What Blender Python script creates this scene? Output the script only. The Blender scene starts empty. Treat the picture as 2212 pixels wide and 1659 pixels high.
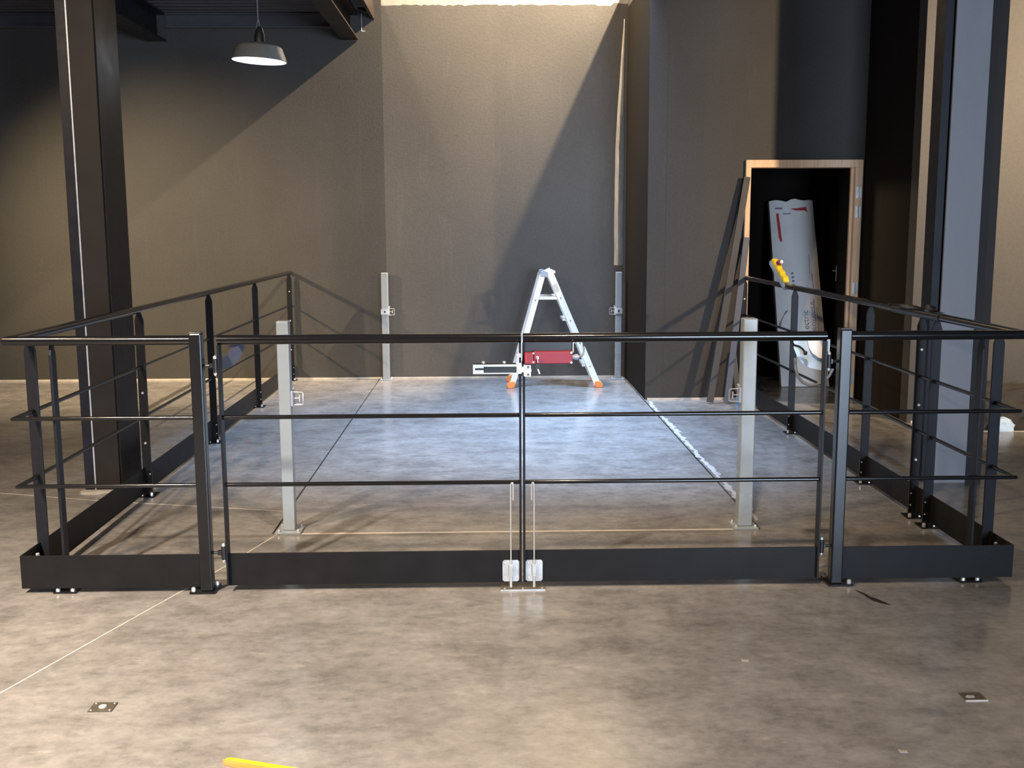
import bpy, bmesh, math, random
from mathutils import Vector, Matrix, noise
random.seed(4)
SC = bpy.context.scene
COL = SC.collection
R = math.radians
CAMZ = 1.587

# ------------------------------------------------------------------ camera
cd = bpy.data.cameras.new('camera'); cam = bpy.data.objects.new('camera', cd); COL.objects.link(cam)
SC.camera = cam
yaw, pitch, roll = 0.02345861, 0.14835032, -0.00417901
fwd = Vector((math.sin(yaw)*math.cos(pitch), math.cos(yaw)*math.cos(pitch), -math.sin(pitch)))
rt = Vector((math.cos(yaw), -math.sin(yaw), 0)); up = rt.cross(fwd)
r2 = rt*math.cos(roll)+up*math.sin(roll); u2 = -rt*math.sin(roll)+up*math.cos(roll)
cam.matrix_world = Matrix(((r2.x, u2.x, -fwd.x, 0), (r2.y, u2.y, -fwd.y, 0), (r2.z, u2.z, -fwd.z, CAMZ), (0, 0, 0, 1)))
cd.sensor_fit = 'HORIZONTAL'; cd.sensor_width = 36.0; cd.lens = 36.0*2300/2212
cd.clip_start = 0.05; cd.clip_end = 200

# ------------------------------------------------------------------ world, exposure, big lights
SC.view_settings.view_transform = 'Standard'; SC.view_settings.look = 'None'
SC.view_settings.exposure = 0.0; SC.view_settings.gamma = 1.0; SC.view_settings.use_curve_mapping = False
w = bpy.data.worlds.new('world'); SC.world = w; w.use_nodes = True
w.node_tree.nodes['Background'].inputs[0].default_value = (0.9, 0.92, 1.0, 1)
w.node_tree.nodes['Background'].inputs[1].default_value = 0.016

def area(name, loc, target, sx, sy, power, col, spread=180):
    l = bpy.data.lights.new(name, 'AREA'); l.shape = 'RECTANGLE'; l.size = sx; l.size_y = sy
    l.energy = power; l.color = col; l.spread = R(spread)
    o = bpy.data.objects.new(name, l); COL.objects.link(o); o.location = loc
    o.rotation_euler = (Vector(target)-Vector(loc)).to_track_quat('-Z', 'Y').to_euler()
    return o
def point(name, loc, power, col, rad=0.05):
    l = bpy.data.lights.new(name, 'POINT'); l.energy = power; l.color = col; l.shadow_soft_size = rad
    o = bpy.data.objects.new(name, l); COL.objects.link(o); o.location = loc
    return o
WARM = (1.0, 0.74, 0.46); WARM2 = (1.0, 0.80, 0.58); COOL = (0.62, 0.78, 1.0)
def spot(name, loc, target, power, col, ang, blend=0.6, rad=0.08):
    l = bpy.data.lights.new(name, 'SPOT'); l.energy = power; l.color = col; l.shadow_soft_size = rad
    l.spot_size = R(ang); l.spot_blend = blend
    o = bpy.data.objects.new(name, l); COL.objects.link(o); o.location = loc
    o.rotation_euler = (Vector(target)-Vector(loc)).to_track_quat('-Z', 'Y').to_euler()
    return o
# daylight: the tall glazing behind the photographer then an added fill over the lift bay
area('entrance_daylight', (4.0, -7.5, 1.5), (1.2, 6.0, 0.8), 3.0, 2.4, 1270, COOL)
area('added_bay_fill', (0.9, 9.0, 7.2), (1.0, 8.4, 0), 1.8, 1.2, 300, (0.42, 0.64, 1.0), 60)  # unseen cool source, added to tint the platform floor blue
# warm lamps of the upper floor shining down the lift bay
spot('upper_lamp_right', (2.45, 10.2, 6.2), (0.25, 11.07, 4.1), 7600, (1.0, 0.78, 0.52), 66, 1.0, 0.05)
spot('upper_lamp_left', (-2.45, 10.2, 7.5), (0.7, 11.07, 4.2), 5500, (1.0, 0.78, 0.52), 54, 1.0, 0.14)
# warm lamps of the ground floor
spot('hall_lamp_left', (-5.6, 6.6, 3.0), (-3.2, 11.07, 0.95), 1750, (1.0, 0.76, 0.44), 52, 1.0)
spot('hall_lamp_front_left', (-3.1, 2.9, 3.6), (-2.2, 4.0, 0.0), 650, WARM, 150, 0.8)
spot('hall_lamp_front', (-2.9, 0.8, 4.2), (-2.2, 2.3, 0), 3300, (1.0, 0.87, 0.72), 86, 1.0)
spot('hall_lamp_right', (5.6, 5.0, 3.2), (4.9, 8.4, 2.3), 2100, WARM, 90, 1.0)
spot('hall_lamp_middle', (0.6, 2.9, 3.9), (0.4, 6.6, 0), 600, WARM2, 62, 0.8)

# ------------------------------------------------------------------ materials
def newmat(name):
    m = bpy.data.materials.new(name); m.use_nodes = True
    return m, m.node_tree, m.node_tree.nodes['Principled BSDF']
def ramp(nt, fac, stops):
    n = nt.nodes.new('ShaderNodeValToRGB'); e = n.color_ramp.elements
    while len(e) < len(stops): e.new(0.5)
    for i, (p, c) in enumerate(stops):
        e[i].position = p; e[i].color = (*c, 1) if len(c) == 3 else c
    nt.links.new(fac, n.inputs[0]); return n
def tex(nt, scale, detail=4, rough=0.55, stretch=(1, 1, 1), loc=(0, 0, 0)):
    tc = nt.nodes.new('ShaderNodeTexCoord'); mp = nt.nodes.new('ShaderNodeMapping')
    mp.inputs['Scale'].default_value = stretch; mp.inputs['Location'].default_value = loc
    nt.links.new(tc.outputs['Object'], mp.inputs[0])
    n = nt.nodes.new('ShaderNodeTexNoise'); n.inputs['Scale'].default_value = scale
    n.inputs['Detail'].default_value = detail; n.inputs['Roughness'].default_value = rough
    nt.links.new(mp.outputs[0], n.inputs['Vector']); return n
def simple(name, c, rough=0.5, metal=0.0, var=0.12, scale=12, bump=0.0, spec=0.5, stretch=(1, 1, 1), rv=0.08):
    m, nt, b = newmat(name)
    n = tex(nt, scale, 5, stretch=stretch)
    lo = tuple(max(0, x*(1-var)) for x in c); hi = tuple(min(1, x*(1+var)) for x in c)
    r = ramp(nt, n.outputs['Fac'], [(0.3, lo), (0.7, hi)]); nt.links.new(r.outputs[0], b.inputs['Base Color'])
    r2 = ramp(nt, n.outputs['Fac'], [(0.3, (rough-rv,)*3), (0.7, (rough+rv,)*3)]); nt.links.new(r2.outputs[0], b.inputs['Roughness'])
    b.inputs['Metallic'].default_value = metal; b.inputs['Specular IOR Level'].default_value = spec
    if bump:
        bp = nt.nodes.new('ShaderNodeBump'); bp.inputs['Strength'].default_value = bump; bp.inputs['Distance'].default_value = 0.01
        nt.links.new(n.outputs['Fac'], bp.inputs['Height']); nt.links.new(bp.outputs[0], b.inputs['Normal'])
    return m
def mixc(nt, a, b_, fac, mode='MIX'):
    n = nt.nodes.new('ShaderNodeMix'); n.data_type = 'RGBA'; n.blend_type = mode
    if isinstance(fac, float): n.inputs[0].default_value = fac
    else: nt.links.new(fac, n.inputs[0])
    for i, v in ((6, a), (7, b_)):
        if isinstance(v, tuple): n.inputs[i].default_value = (*v, 1)
        else: nt.links.new(v, n.inputs[i])
    return n.outputs[2]

def concrete(name, tint=1.0):
    m, nt, b = newmat(name)
    big = tex(nt, 0.9, 6, 0.6, (1, 1.0, 1)); mid = tex(nt, 4.2, 9, 0.70, (1, 1.2, 1), (3, 1, 0)); fine = tex(nt, 26, 5, 0.6)
    c1 = ramp(nt, big.outputs['Fac'], [(0.30, (.20*tint, .188*tint, .182*tint)), (0.5, (.255*tint, .242*tint, .233*tint)), (0.72, (.32*tint, .304*tint, .292*tint))])
    c2 = ramp(nt, mid.outputs['Fac'], [(0.30, (.62, .60, .60)), (0.44, (.84, .83, .82)), (0.55, (1, 1, 1)), (0.70, (1.16, 1.15, 1.12))])
    x = mixc(nt, c1.outputs[0], c2.outputs[0], 0.9, 'MULTIPLY')
    c3 = ramp(nt, fine.outputs['Fac'], [(0.35, (.86, .86, .86)), (0.65, (1, 1, 1))])
    x = mixc(nt, x, c3.outputs[0], 1.0, 'MULTIPLY')
    # white paint specks
    tc = nt.nodes.new('ShaderNodeTexCoord'); v = nt.nodes.new('ShaderNodeTexVoronoi'); v.inputs['Scale'].default_value = 3.2
    nt.links.new(tc.outputs['Object'], v.inputs['Vector'])
    wn = nt.nodes.new('ShaderNodeSeparateColor'); nt.links.new(v.outputs['Color'], wn.inputs[0])
    th = nt.nodes.new('ShaderNodeMath'); th.operation = 'MULTIPLY'; nt.links.new(wn.outputs[0], th.inputs[0]); th.inputs[1].default_value = 0.016
    lt = nt.nodes.new('ShaderNodeMath'); lt.operation = 'LESS_THAN'; nt.links.new(v.outputs['Distance'], lt.inputs[0]); nt.links.new(th.outputs[0], lt.inputs[1])
    x = mixc(nt, x, (.62, .58, .53), lt.outputs[0])
    # pale scuffs
    sc = tex(nt, 5.0, 6, 0.75, (1, 3.2, 1), (7, 2, 0)); sm = tex(nt, 11, 7, .72, (1, 1.6, 1), (5, 9, 0)); smr = ramp(nt, sm.outputs['Fac'], [(.32, (.76,)*3), (.5, (1, 1, 1)), (.7, (1.14,)*3)]); x = mixc(nt, x, smr.outputs[0], 1.0, 'MULTIPLY')
    s = ramp(nt, sc.outputs['Fac'], [(0.60, (0, 0, 0)), (0.72, (.5, .5, .5))])
    x = mixc(nt, x, (.42, .40, .37), s.outputs[0])
    nt.links.new(x, b.inputs['Base Color'])
    rr = ramp(nt, mid.outputs['Fac'], [(0.3, (.13,)*3), (0.7, (.26,)*3)]); nt.links.new(rr.outputs[0], b.inputs['Roughness'])
    b.inputs['Specular IOR Level'].default_value = 0.36
    bp = nt.nodes.new('ShaderNodeBump'); bp.inputs['Strength'].default_value = 0.12; bp.inputs['Distance'].default_value = 0.004
    nt.links.new(fine.outputs['Fac'], bp.inputs['Height']); nt.links.new(bp.outputs[0], b.inputs['Normal'])
    return m
def darkwall(name, c, rough=0.6, spec=.35):
    m, nt, b = newmat(name)
    a = tex(nt, 0.8, 5, 0.6); f = tex(nt, 45, 4, 0.6); st = tex(nt, 2.0, 6, 0.7, (4, 4, .5))
    r = ramp(nt, a.outputs['Fac'], [(0.3, tuple(x*.88 for x in c)), (0.7, tuple(x*1.12 for x in c))])
    r2 = ramp(nt, f.outputs['Fac'], [(0.35, (.88,)*3), (0.65, (1, 1, 1))])
    x = mixc(nt, r.outputs[0], r2.outputs[0], 1.0, 'MULTIPLY')
    r3 = ramp(nt, st.outputs['Fac'], [(0.58, (0, 0, 0)), (0.75, (.25,)*3)])
    x = mixc(nt, x, tuple(min(1, q*1.7) for q in c), r3.outputs[0])
    nt.links.new(x, b.inputs['Base Color']); b.inputs['Roughness'].default_value = rough; b.inputs['Specular IOR Level'].default_value = spec
    bp = nt.nodes.new('ShaderNodeBump'); bp.inputs['Strength'].default_value = 0.25; bp.inputs['Distance'].default_value = 0.004
    nt.links.new(f.outputs['Fac'], bp.inputs['Height']); nt.links.new(bp.outputs[0], b.inputs['Normal'])
    return m
M = {}
M['floor'] = concrete('polished_concrete'); M['slab'] = concrete('platform_concrete', 1.05)
M['wall'] = darkwall('dark_paint', (.056, .052, .047)); M['wallw'] = simple('white_plaster', (.32, .305, .275), .8)
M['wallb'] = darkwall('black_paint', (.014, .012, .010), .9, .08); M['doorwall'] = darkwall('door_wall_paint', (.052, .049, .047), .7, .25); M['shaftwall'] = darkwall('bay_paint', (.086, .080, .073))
M['deck'] = simple('painted_deck', (.055, .052, .058), .55, .0); M['beam'] = simple('rust_primer_steel', (.022, .016, .013), .5, 0.0, .25, 5, spec=.22)
M['beam_black'] = simple('black_steel', (.016, .016, .02), .45, 0.0, spec=.2)
M['coldark'] = simple('blue_black_steel', (.014, .015, .022), .45, .0, spec=.2); M['colgrey'] = simple('grey_primer_steel', (.022, .019, .018), .55, .0, .15, 4, spec=.18)
M['collight'] = simple('pale_grey_steel', (.19, .185, .20), .55, .1, .12, 6, stretch=(1, 1, .3)); M['edge'] = simple('painted_highlight', (.55, .55, .6), .4, .3)  # the edge tone puts a highlight into the colour
M['rail'] = simple('satin_black_paint', (.008, .008, .009), .15, 0.0, .05, 8, spec=.42, rv=.01)
M['postpaint'] = simple('gate_post_paint', (.010, .010, .011), .24, 0.0, .05, 8, spec=.42, rv=.03)
M['kick'] = simple('black_powder_coat', (.011, .0105, .011), .45, 0.0, .12, 9, spec=.15, rv=.03)
M['bar'] = simple('flat_bar_paint', (.013, .013, .016), .38, 0.0, .1, 30, spec=.14, rv=.02)
M['zinc'] = simple('zinc_plated', (.72, .74, .76), .35, .75, .06, 20); M['bolt'] = simple('bright_bolt', (.85, .85, .85), .25, .7, .03)
M['gpost'] = simple('pale_grey_paint', (.27, .305, .335), .30, 0, .04, 6, spec=.6); M['alu'] = simple('brushed_aluminium', (.62, .62, .61), .42, .35, .05, 30, stretch=(1, 1, .1))
M['orange'] = simple('orange_plastic', (.85, .26, .06), .5); M['yellow'] = simple('yellow_plastic', (.9, .62, .02), .45)
M['red'] = simple('red_housing', (.24, .014, .032), .42, 0, .08, 15); M['redink'] = simple('red_print', (.55, .05, .05), .6); M['greyink'] = simple('grey_print', (.22, .23, .26), .6)
M['purple'] = simple('purple_print', (.34, .24, .34), .6); M['foam'] = simple('white_film_board', (.90, .88, .86), .45, 0, .05, 5)
M['paleblue'] = simple('pale_blue_plastic', (.48, .62, .78), .45); M['blue'] = simple('bright_blue_plastic', (.05, .30, .80), .4); M['navy'] = simple('dark_blue_plastic', (.028, .034, .065), .5)
M['wood'] = simple('raw_timber', (.72, .50, .32), .6, 0, .16, 6, stretch=(8, 8, .6)); M['plank'] = simple('grey_plank', (.040, .039, .041), .6, 0, .1, 8, stretch=(6, 6, .5))
M['plankb'] = simple('blue_grey_plank', (.060, .072, .11), .5, 0, .1, 8); M['blackp'] = simple('black_plastic', (.012, .012, .013), .4); M['greyp'] = simple('grey_plastic', (.30, .33, .40), .45)
M['cable'] = simple('grey_cable', (.16, .16, .17), .45); M['shade'] = simple('grey_enamel', (.16, .155, .14), .35); M['shadein'] = simple('white_enamel', (.86, .88, .9), .4)
M['chalk'] = simple('pale_joint_filler', (.55, .50, .44), .8); M['dust'] = simple('plaster_dust', (.36, .34, .32), .9, 0, .2, 20, .4)
M['tarp'] = simple('brown_black_sheeting', (.022, .018, .015), .8, 0, .3, 7, .3); M['stain'] = simple('dark_stain', (.03, .02, .016), .4); M['gap'] = simple('pit_black', (.01, .01, .01), .9)
M['plate'] = simple('tarnished_plate', (.11, .095, .075), .4, .3)
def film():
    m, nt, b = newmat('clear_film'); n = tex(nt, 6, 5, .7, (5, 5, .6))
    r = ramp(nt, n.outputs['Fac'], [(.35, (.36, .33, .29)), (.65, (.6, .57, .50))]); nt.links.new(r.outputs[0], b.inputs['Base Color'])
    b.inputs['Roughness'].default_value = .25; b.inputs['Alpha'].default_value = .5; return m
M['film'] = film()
def bulbm():
    m, nt, b = newmat('lit_filament_bulb'); b.inputs['Base Color'].default_value = (.8, .6, .4, 1)
    b.inputs['Emission Color'].default_value = (1, .72, .42, 1); b.inputs['Emission Strength'].default_value = 1.1; b.inputs['Roughness'].default_value = .2; return m
M['bulb'] = bulbm()

# ------------------------------------------------------------------ mesh helpers
class MB:
    def __init__(s): s.bm = bmesh.new()
    def box(s, x0, x1, y0, y1, z0, z1):
        v = [s.bm.verts.new((x, y, z)) for z in (z0, z1) for y in (y0, y1) for x in (x0, x1)]
        for f in ((0, 2, 3, 1), (4, 5, 7, 6), (0, 1, 5, 4), (2, 6, 7, 3), (0, 4, 6, 2), (1, 3, 7, 5)): s.bm.faces.new([v[i] for i in f])
        return s
    def obox(s, c, ax, ay, az, hx, hy, hz):
        c = Vector(c); ax = Vector(ax).normalized(); ay = Vector(ay).normalized(); az = Vector(az).normalized()
        v = [s.bm.verts.new(c+ax*(hx*i)+ay*(hy*j)+az*(hz*k)) for k in (-1, 1) for j in (-1, 1) for i in (-1, 1)]
        for f in ((0, 2, 3, 1), (4, 5, 7, 6), (0, 1, 5, 4), (2, 6, 7, 3), (0, 4, 6, 2), (1, 3, 7, 5)): s.bm.faces.new([v[i] for i in f])
        return s
    def tube(s, pts, r, n=12, cap=True):
        P = [Vector(p) for p in pts]; t = (P[1]-P[0]).normalized()
        a = Vector((0, 0, 1)) if abs(t.z) < .9 else Vector((0, 1, 0))
        u = t.cross(a).normalized(); w_ = t.cross(u).normalized()
        ring = [P[0]+u*(r*math.cos(2*math.pi*k/n))+w_*(r*math.sin(2*math.pi*k/n)) for k in range(n)]
        rings = [ring]
        for i in range(1, len(P)):
            t = (P[i]-P[i-1]).normalized()
            nn = t if i == len(P)-1 else (t+(P[i+1]-P[i]).normalized()).normalized()
            ring = [q+t*((P[i]-q).dot(nn)/t.dot(nn)) for q in ring]; rings.append(ring)
        vr = [[s.bm.verts.new(q) for q in rg] for rg in rings]
        for i in range(len(vr)-1):
            for k in range(n): s.bm.faces.new((vr[i][k], vr[i][(k+1) % n], vr[i+1][(k+1) % n], vr[i+1][k]))
        if cap: s.bm.faces.new(vr[0][::-1]); s.bm.faces.new(vr[-1])
        return s
    def lathe(s, prof, c, n=28, axis='z', tilt=None):
        vr = []
        for (r, h) in prof:
            rg = []
            for k in range(n):
                a = 2*math.pi*k/n; p = Vector((r*math.cos(a), r*math.sin(a), h))
                if axis == 'y': p = Vector((p.x, p.z, p.y))
                if axis == 'x': p = Vector((p.z, p.x, p.y))
                if tilt: p = tilt @ p
                rg.append(s.bm.verts.new(p+Vector(c)))
            vr.append(rg)
        for i in range(len(vr)-1):
            for k in range(n): s.bm.faces.new((vr[i][k], vr[i][(k+1) % n], vr[i+1][(k+1) % n], vr[i+1][k]))
        return s
    def prism(s, poly, axis, a, b):
        def P(p, q): return {'x': (q, p[0], p[1]), 'y': (p[0], q, p[1]), 'z': (p[0], p[1], q)}[axis]
        A = [s.bm.verts.new(P(p, a)) for p in poly]; B = [s.bm.verts.new(P(p, b)) for p in poly]
        n = len(poly); s.bm.faces.new(A); s.bm.faces.new(B[::-1])
        for i in range(n): s.bm.faces.new((A[i], B[i], B[(i+1) % n], A[(i+1) % n]))
        return s
    def blob(s, c, rx, ry, rz, sub=3, amp=.25, seed=0, zmin=None, fr=2.5):
        g = bmesh.ops.create_icosphere(s.bm, subdivisions=sub, radius=1)
        for v in g['verts']:
            d = 1+amp*noise.noise(v.co*fr+Vector((seed*7.3, seed, 0)))
            v.co = Vector((v.co.x*rx*d, v.co.y*ry*d, v.co.z*rz*d))+Vector(c)
            if zmin is not None and v.co.z < zmin: v.co.z = zmin
        return s
    def build(s, name, m, parent=None, bevel=0, smooth=False, loc=None):
        bmesh.ops.recalc_face_normals(s.bm, faces=s.bm.faces)
        me = bpy.data.meshes.new(name)
        if parent is not None: off = origin(parent)
        elif loc is not None: off = Vector(loc)
        else: off = Vector((0, 0, 0))
        bmesh.ops.translate(s.bm, verts=s.bm.verts, vec=-off)
        s.bm.to_mesh(me); s.bm.free(); me.materials.append(M[m])
        if smooth:
            for p in me.polygons: p.use_smooth = True
            try: me.set_sharp_from_angle(angle=R(40))
            except Exception: pass
        o = bpy.data.objects.new(name, me); COL.objects.link(o)
        if parent is not None: o.parent = parent
        elif loc is not None: o.location = off
        if bevel:
            b = o.modifiers.new('bevel', 'BEVEL'); b.width = bevel; b.segments = 2; b.limit_method = 'ANGLE'
        return o
def origin(o):
    v = Vector((0, 0, 0))
    while o is not None: v = v+o.location; o = o.parent
    return v
def tag(o, label=None, cat=None, group=None, kind=None):
    if label: o['label'] = label
    if cat: o['category'] = cat
    if group: o['group'] = group
    if kind: o['kind'] = kind
    return o
def thing(name, loc, label, cat, group=None):
    o = bpy.data.objects.new(name, None); COL.objects.link(o); o.location = loc; o.empty_display_size = .1
    return tag(o, label, cat, group)
def struct(name, mb, m, parent=None, **k):
    o = mb.build(name, m, parent, **k)
    if parent is None: tag(o, kind='structure')
    return o

# ------------------------------------------------------------------ setting
BW, DW, RW = 11.07, 9.58, 8.35      # back wall, door wall, right wall (distance)
PX0, PX1, PY0, PY1 = -1.12, 1.425, 5.405, 11.05
f = MB()
f.box(-9, 9, -9, PY0-.006, -.12, 0); f.box(-9, PX0-.009, PY0-.006, 12.6, -.12, 0)
f.box(PX1+.009, 9, PY0-.006, 12.6, -.12, 0); f.box(PX0-.009, PX1+.009, PY1+.006, 12.6, -.12, 0)
floor = struct('floor', f, 'floor')
struct('lift_pit', MB().box(PX0-.02, PX1+.02, PY0-.02, PY1+.02, -.16, -.125), 'gap', floor)
MB().box(PX0, PX1, PY0, PY1, -.12, 0.0).build('lift_platform', 'slab', floor, bevel=.003)['label'] = 'concrete topped lift platform flush with the floor'
def strip(pts, wd, z0=0.0, z1=.0012, mat='chalk', name='floor_joint'):
    mb = MB()
    for a, b in zip(pts[:-1], pts[1:]):
        a = Vector((*a, 0)); b = Vector((*b, 0)); d = (b-a); L = d.length
        mb.obox((a+b)/2+Vector((0, 0, (z0+z1)/2)), d, (-d.y, d.x, 0), (0, 0, 1), L/2+.001, wd/2, (z1-z0)/2)
    return mb.build(name, mat, floor)
strip([(-1.75, 3.42), (-1.684, 3.507), (-1.462, 4.19), (-1.339, 4.56), (-1.245, 4.859), (-1.10, 5.38)], .006)['label'] = 'thin pale diagonal line across the floor'
strip([(-6, 7.2), (-2.944, 6.328), (-2.228, 6.104), (-1.349, 5.895), (-1.14, 5.84)], .004)
strip([(3.3, 7.98), (4.12, 7.945), (7, 7.83)], .02)['label'] = 'pale joint in front of the right wall'
strip([(PX0+.1, PY0-.012), (PX1-.1, PY0-.012)], .014)['label'] = 'pale filler along the front edge of the platform'
# dusty edge of the platform on the right
d = MB()
for i in range(60):
    y = 5.6+i*.065; d.blob((PX1+.035+random.uniform(-.008, .012), y, 0), random.uniform(.012, .03), .05, .0035, 1, .4, i, 0)
tag(d.build('dust_trail', 'dust'), 'pale dust trail along the right edge of the lift platform', 'dust', kind='stuff')

wb = struct('wall_back', MB().box(-9, -1.03, BW, BW+.2, 0, 6.5).box(1.44, 1.6, BW, BW+.2, 0, 6.5), 'wall')
# lift bay wall: dark paint up to a ragged line, bare white plaster above
pts = [(-1.03, 0), (1.45, 0)]
x = 1.45; top = []
while x > -1.03:
    top.append((x, 3.757+random.uniform(-.008, .008)+(.02 if x > 1.29 else 0))); x -= random.uniform(.02, .07)
top.append((-1.03, 3.76))
struct('wall_back_bay', MB().prism(pts+top, 'y', BW, BW+.2), 'shaftwall')
struct('wall_back_plaster', MB().box(-1.03, 1.44, BW+.006, BW+.2, 3.70, 6.5), 'wallw')
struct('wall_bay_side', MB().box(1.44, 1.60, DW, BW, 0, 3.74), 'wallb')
dw = struct('wall_door', MB().box(1.60, 2.305, DW, DW+.12, 0, 3.74).box(1.44, 1.60, DW-.004, DW, 0, 3.74).box(3.352, 3.50, DW, DW+.12, 0, 3.74).box(2.305, 3.352, DW, DW+.12, 2.147, 3.74), 'doorwall')
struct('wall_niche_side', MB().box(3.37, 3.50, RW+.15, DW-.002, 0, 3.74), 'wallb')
struct('wall_right', MB().box(3.37, 9, RW, RW+.15, 0, 3.74), 'wall')
struct('wall_far_left', MB().box(-9.1, -9, -9, 12, 0, 6.5), 'wall')
struct('wall_far_right', MB().box(9, 9.1, -9, 9, 0, 6.5), 'wall')
# dark room behind the doorway
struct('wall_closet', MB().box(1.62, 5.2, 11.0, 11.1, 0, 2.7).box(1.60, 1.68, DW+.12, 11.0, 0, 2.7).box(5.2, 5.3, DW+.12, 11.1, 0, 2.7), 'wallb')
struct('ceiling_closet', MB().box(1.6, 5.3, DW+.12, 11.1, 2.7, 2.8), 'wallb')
struct('baseboard_back', MB().box(-9, 1.40, BW-.012, BW-.004, 0, .016), 'chalk')
struct('baseboard_door', MB().box(1.46, 2.30, DW-.014, DW-.004, 0, .016), 'chalk')
struct('baseboard_right', MB().box(3.40, 9, RW-.012, RW, 0, .016), 'chalk')
# mezzanine deck on the left: corrugated sheet
prof = []
x0 = 6.0; y = x0; k = 0
lo, hi = 3.68, 3.74
while y < 11.05:
    prof += [(y, hi), (y+.045, hi), (y+.06, lo), (y+.115, lo), (y+.13, hi)]; y += .15
prof = [(a, b) for a, b in prof if a < 11.06]
top = [(11.06, 4.0), (6.0, 4.0)]
deck = struct('ceiling_left', MB().prism([(a, b) for a, b in prof]+top, 'x', -9, -1.13), 'deck')
struct('trim_deck_edge', MB().box(-1.13, -1.10, 6.0, BW, 3.62, 4.0), 'beam')
struct('ceiling_right', MB().box(1.60, 9, 6.6, BW, 3.74, 4.0).box(1.44, 1.6, 6.6, BW, 3.74, 4.0), 'deck')
struct('light_block_slab', MB().box(-1.10, 1.44, 5.9, 7.6, 3.74, 4.0), 'deck')  # added unseen slab, keeps the light from above off the front floor
struct('ceiling_upper', MB().box(-9, 0.0, -9, 12, 8.2, 8.3).box(1.9, 9, -9, 12, 8.2, 8.3), 'deck')
# beams
def ibeam(name, xc, wd, y0, y1, z0, z1, label, m='beam'):
    t = thing(name, (xc, y0, z0), label, 'beam')
    MB().box(xc-wd/2, xc+wd/2, y0, y1, z0, z0+.016).build('bottom_flange', m, t)
    MB().box(xc-wd/2, xc+wd/2, y0, y1, z1-.016, z1).build('top_flange', m, t)
    MB().box(xc-.006, xc+.006, y0, y1, z0+.016, z1-.016).build('web', m, t)
    return t
ibeam('steel_beam', -1.345, .17, 6.2, BW-.005, 3.42, 3.675, 'brown steel beam under the deck edge right of the pendant lamp')
b = ibeam('steel_beam', -3.26, .19, 6.2, BW-.005, 3.405, 3.675, 'black steel beam under the deck left of the pendant lamp', 'beam_black')
t = thing('wall_beam', (-5, BW, 3.53), 'dark steel channel fixed along the back wall under the deck', 'beam')
MB().box(-9, -3.36, BW-.06, BW-.001, 3.53, 3.545).box(-9, -3.36, BW-.06, BW-.001, 3.655, 3.67).box(-9, -3.36, BW-.02, BW-.001, 3.545, 3.655).build('channel', 'deck', t)
MB().box(-3.16, -1.44, BW-.06, BW-.001, 3.53, 3.545).box(-3.16, -1.44, BW-.06, BW-.001, 3.655, 3.67).box(-3.16, -1.44, BW-.02, BW-.001, 3.545, 3.655).build('channel', 'deck', t)
t = thing('steel_bracket', (-1.15, BW, 3.66), 'small brown steel bracket beside the white plaster at the top', 'bracket')
MB().prism([(-1.24, 3.675), (-1.11, 3.675), (-1.11, 3.63)], 'y', BW-.25, BW-.01).build('gusset', 'beam', t)
MB().tube([(-1.225, BW-.03, 3.675), (-1.225, BW-.03, 3.50), (-1.19, BW-.03, 3.50)], .005, 8).build('rod_hook', 'zinc', t)

# columns
t = thing('steel_column', (-2.30, 6.5, 0), 'dark steel column behind the left guardrail with a bright edge line', 'column')
MB().box(-2.375, -2.23, 6.35, 6.365, 0, 3.67).build('front_flange', 'colgrey', t)
MB().box(-2.31, -2.297, 6.365, 6.72, 0, 3.67).build('web', 'beam', t)
MB().box(-2.375, -2.23, 6.72, 6.735, 0, 3.67).build('back_flange', 'beam_black', t)
MB().box(-2.234, -2.222, 6.37, 6.735, 0, 3.67).build('side_plate', 'beam', t)
MB().box(-2.379, -2.371, 6.342, 6.35, 0, 3.67).build('edge_highlight', 'edge', t)['label'] = 'painted highlight along the column edge'  # pale strip paints the light caught on the flange edge
MB().box(-2.435, -2.379, 6.34, 6.40, 0, 3.67).build('cable_duct', 'coldark', t)['label'] = 'blue black duct fixed to the column'
MB().box(-2.45, -2.25, 6.30, 6.34, 0, .012).blob((-2.33, 6.29, 0), .12, .03, .02, 2, .4, 3, 0).build('grout', 'dust', t)
t = thing('steel_column', (2.86, 6.5, 0), 'steel column with a pale grey front face behind the right guardrail', 'column')
MB().box(2.735, 2.945, 6.35, 6.365, 0, 3.74).build('front_flange', 'collight', t)
MB().box(2.685, 2.733, 6.38, 6.52, 0, 3.74).build('side_duct', 'coldark', t)
MB().box(2.834, 2.846, 6.366, 6.51, 0, 3.74).build('web', 'beam', t)
MB().box(2.735, 3.0, 6.51, 6.53, 0, 3.74).build('back_flange', 'beam', t)
MB().box(2.947, 3.0, 6.36, 6.50, 0, 3.74).build('angle', 'colgrey', t)
MB().box(3.0, 3.048, 6.36, 6.50, 0, 3.74).build('duct', 'beam', t)

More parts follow.
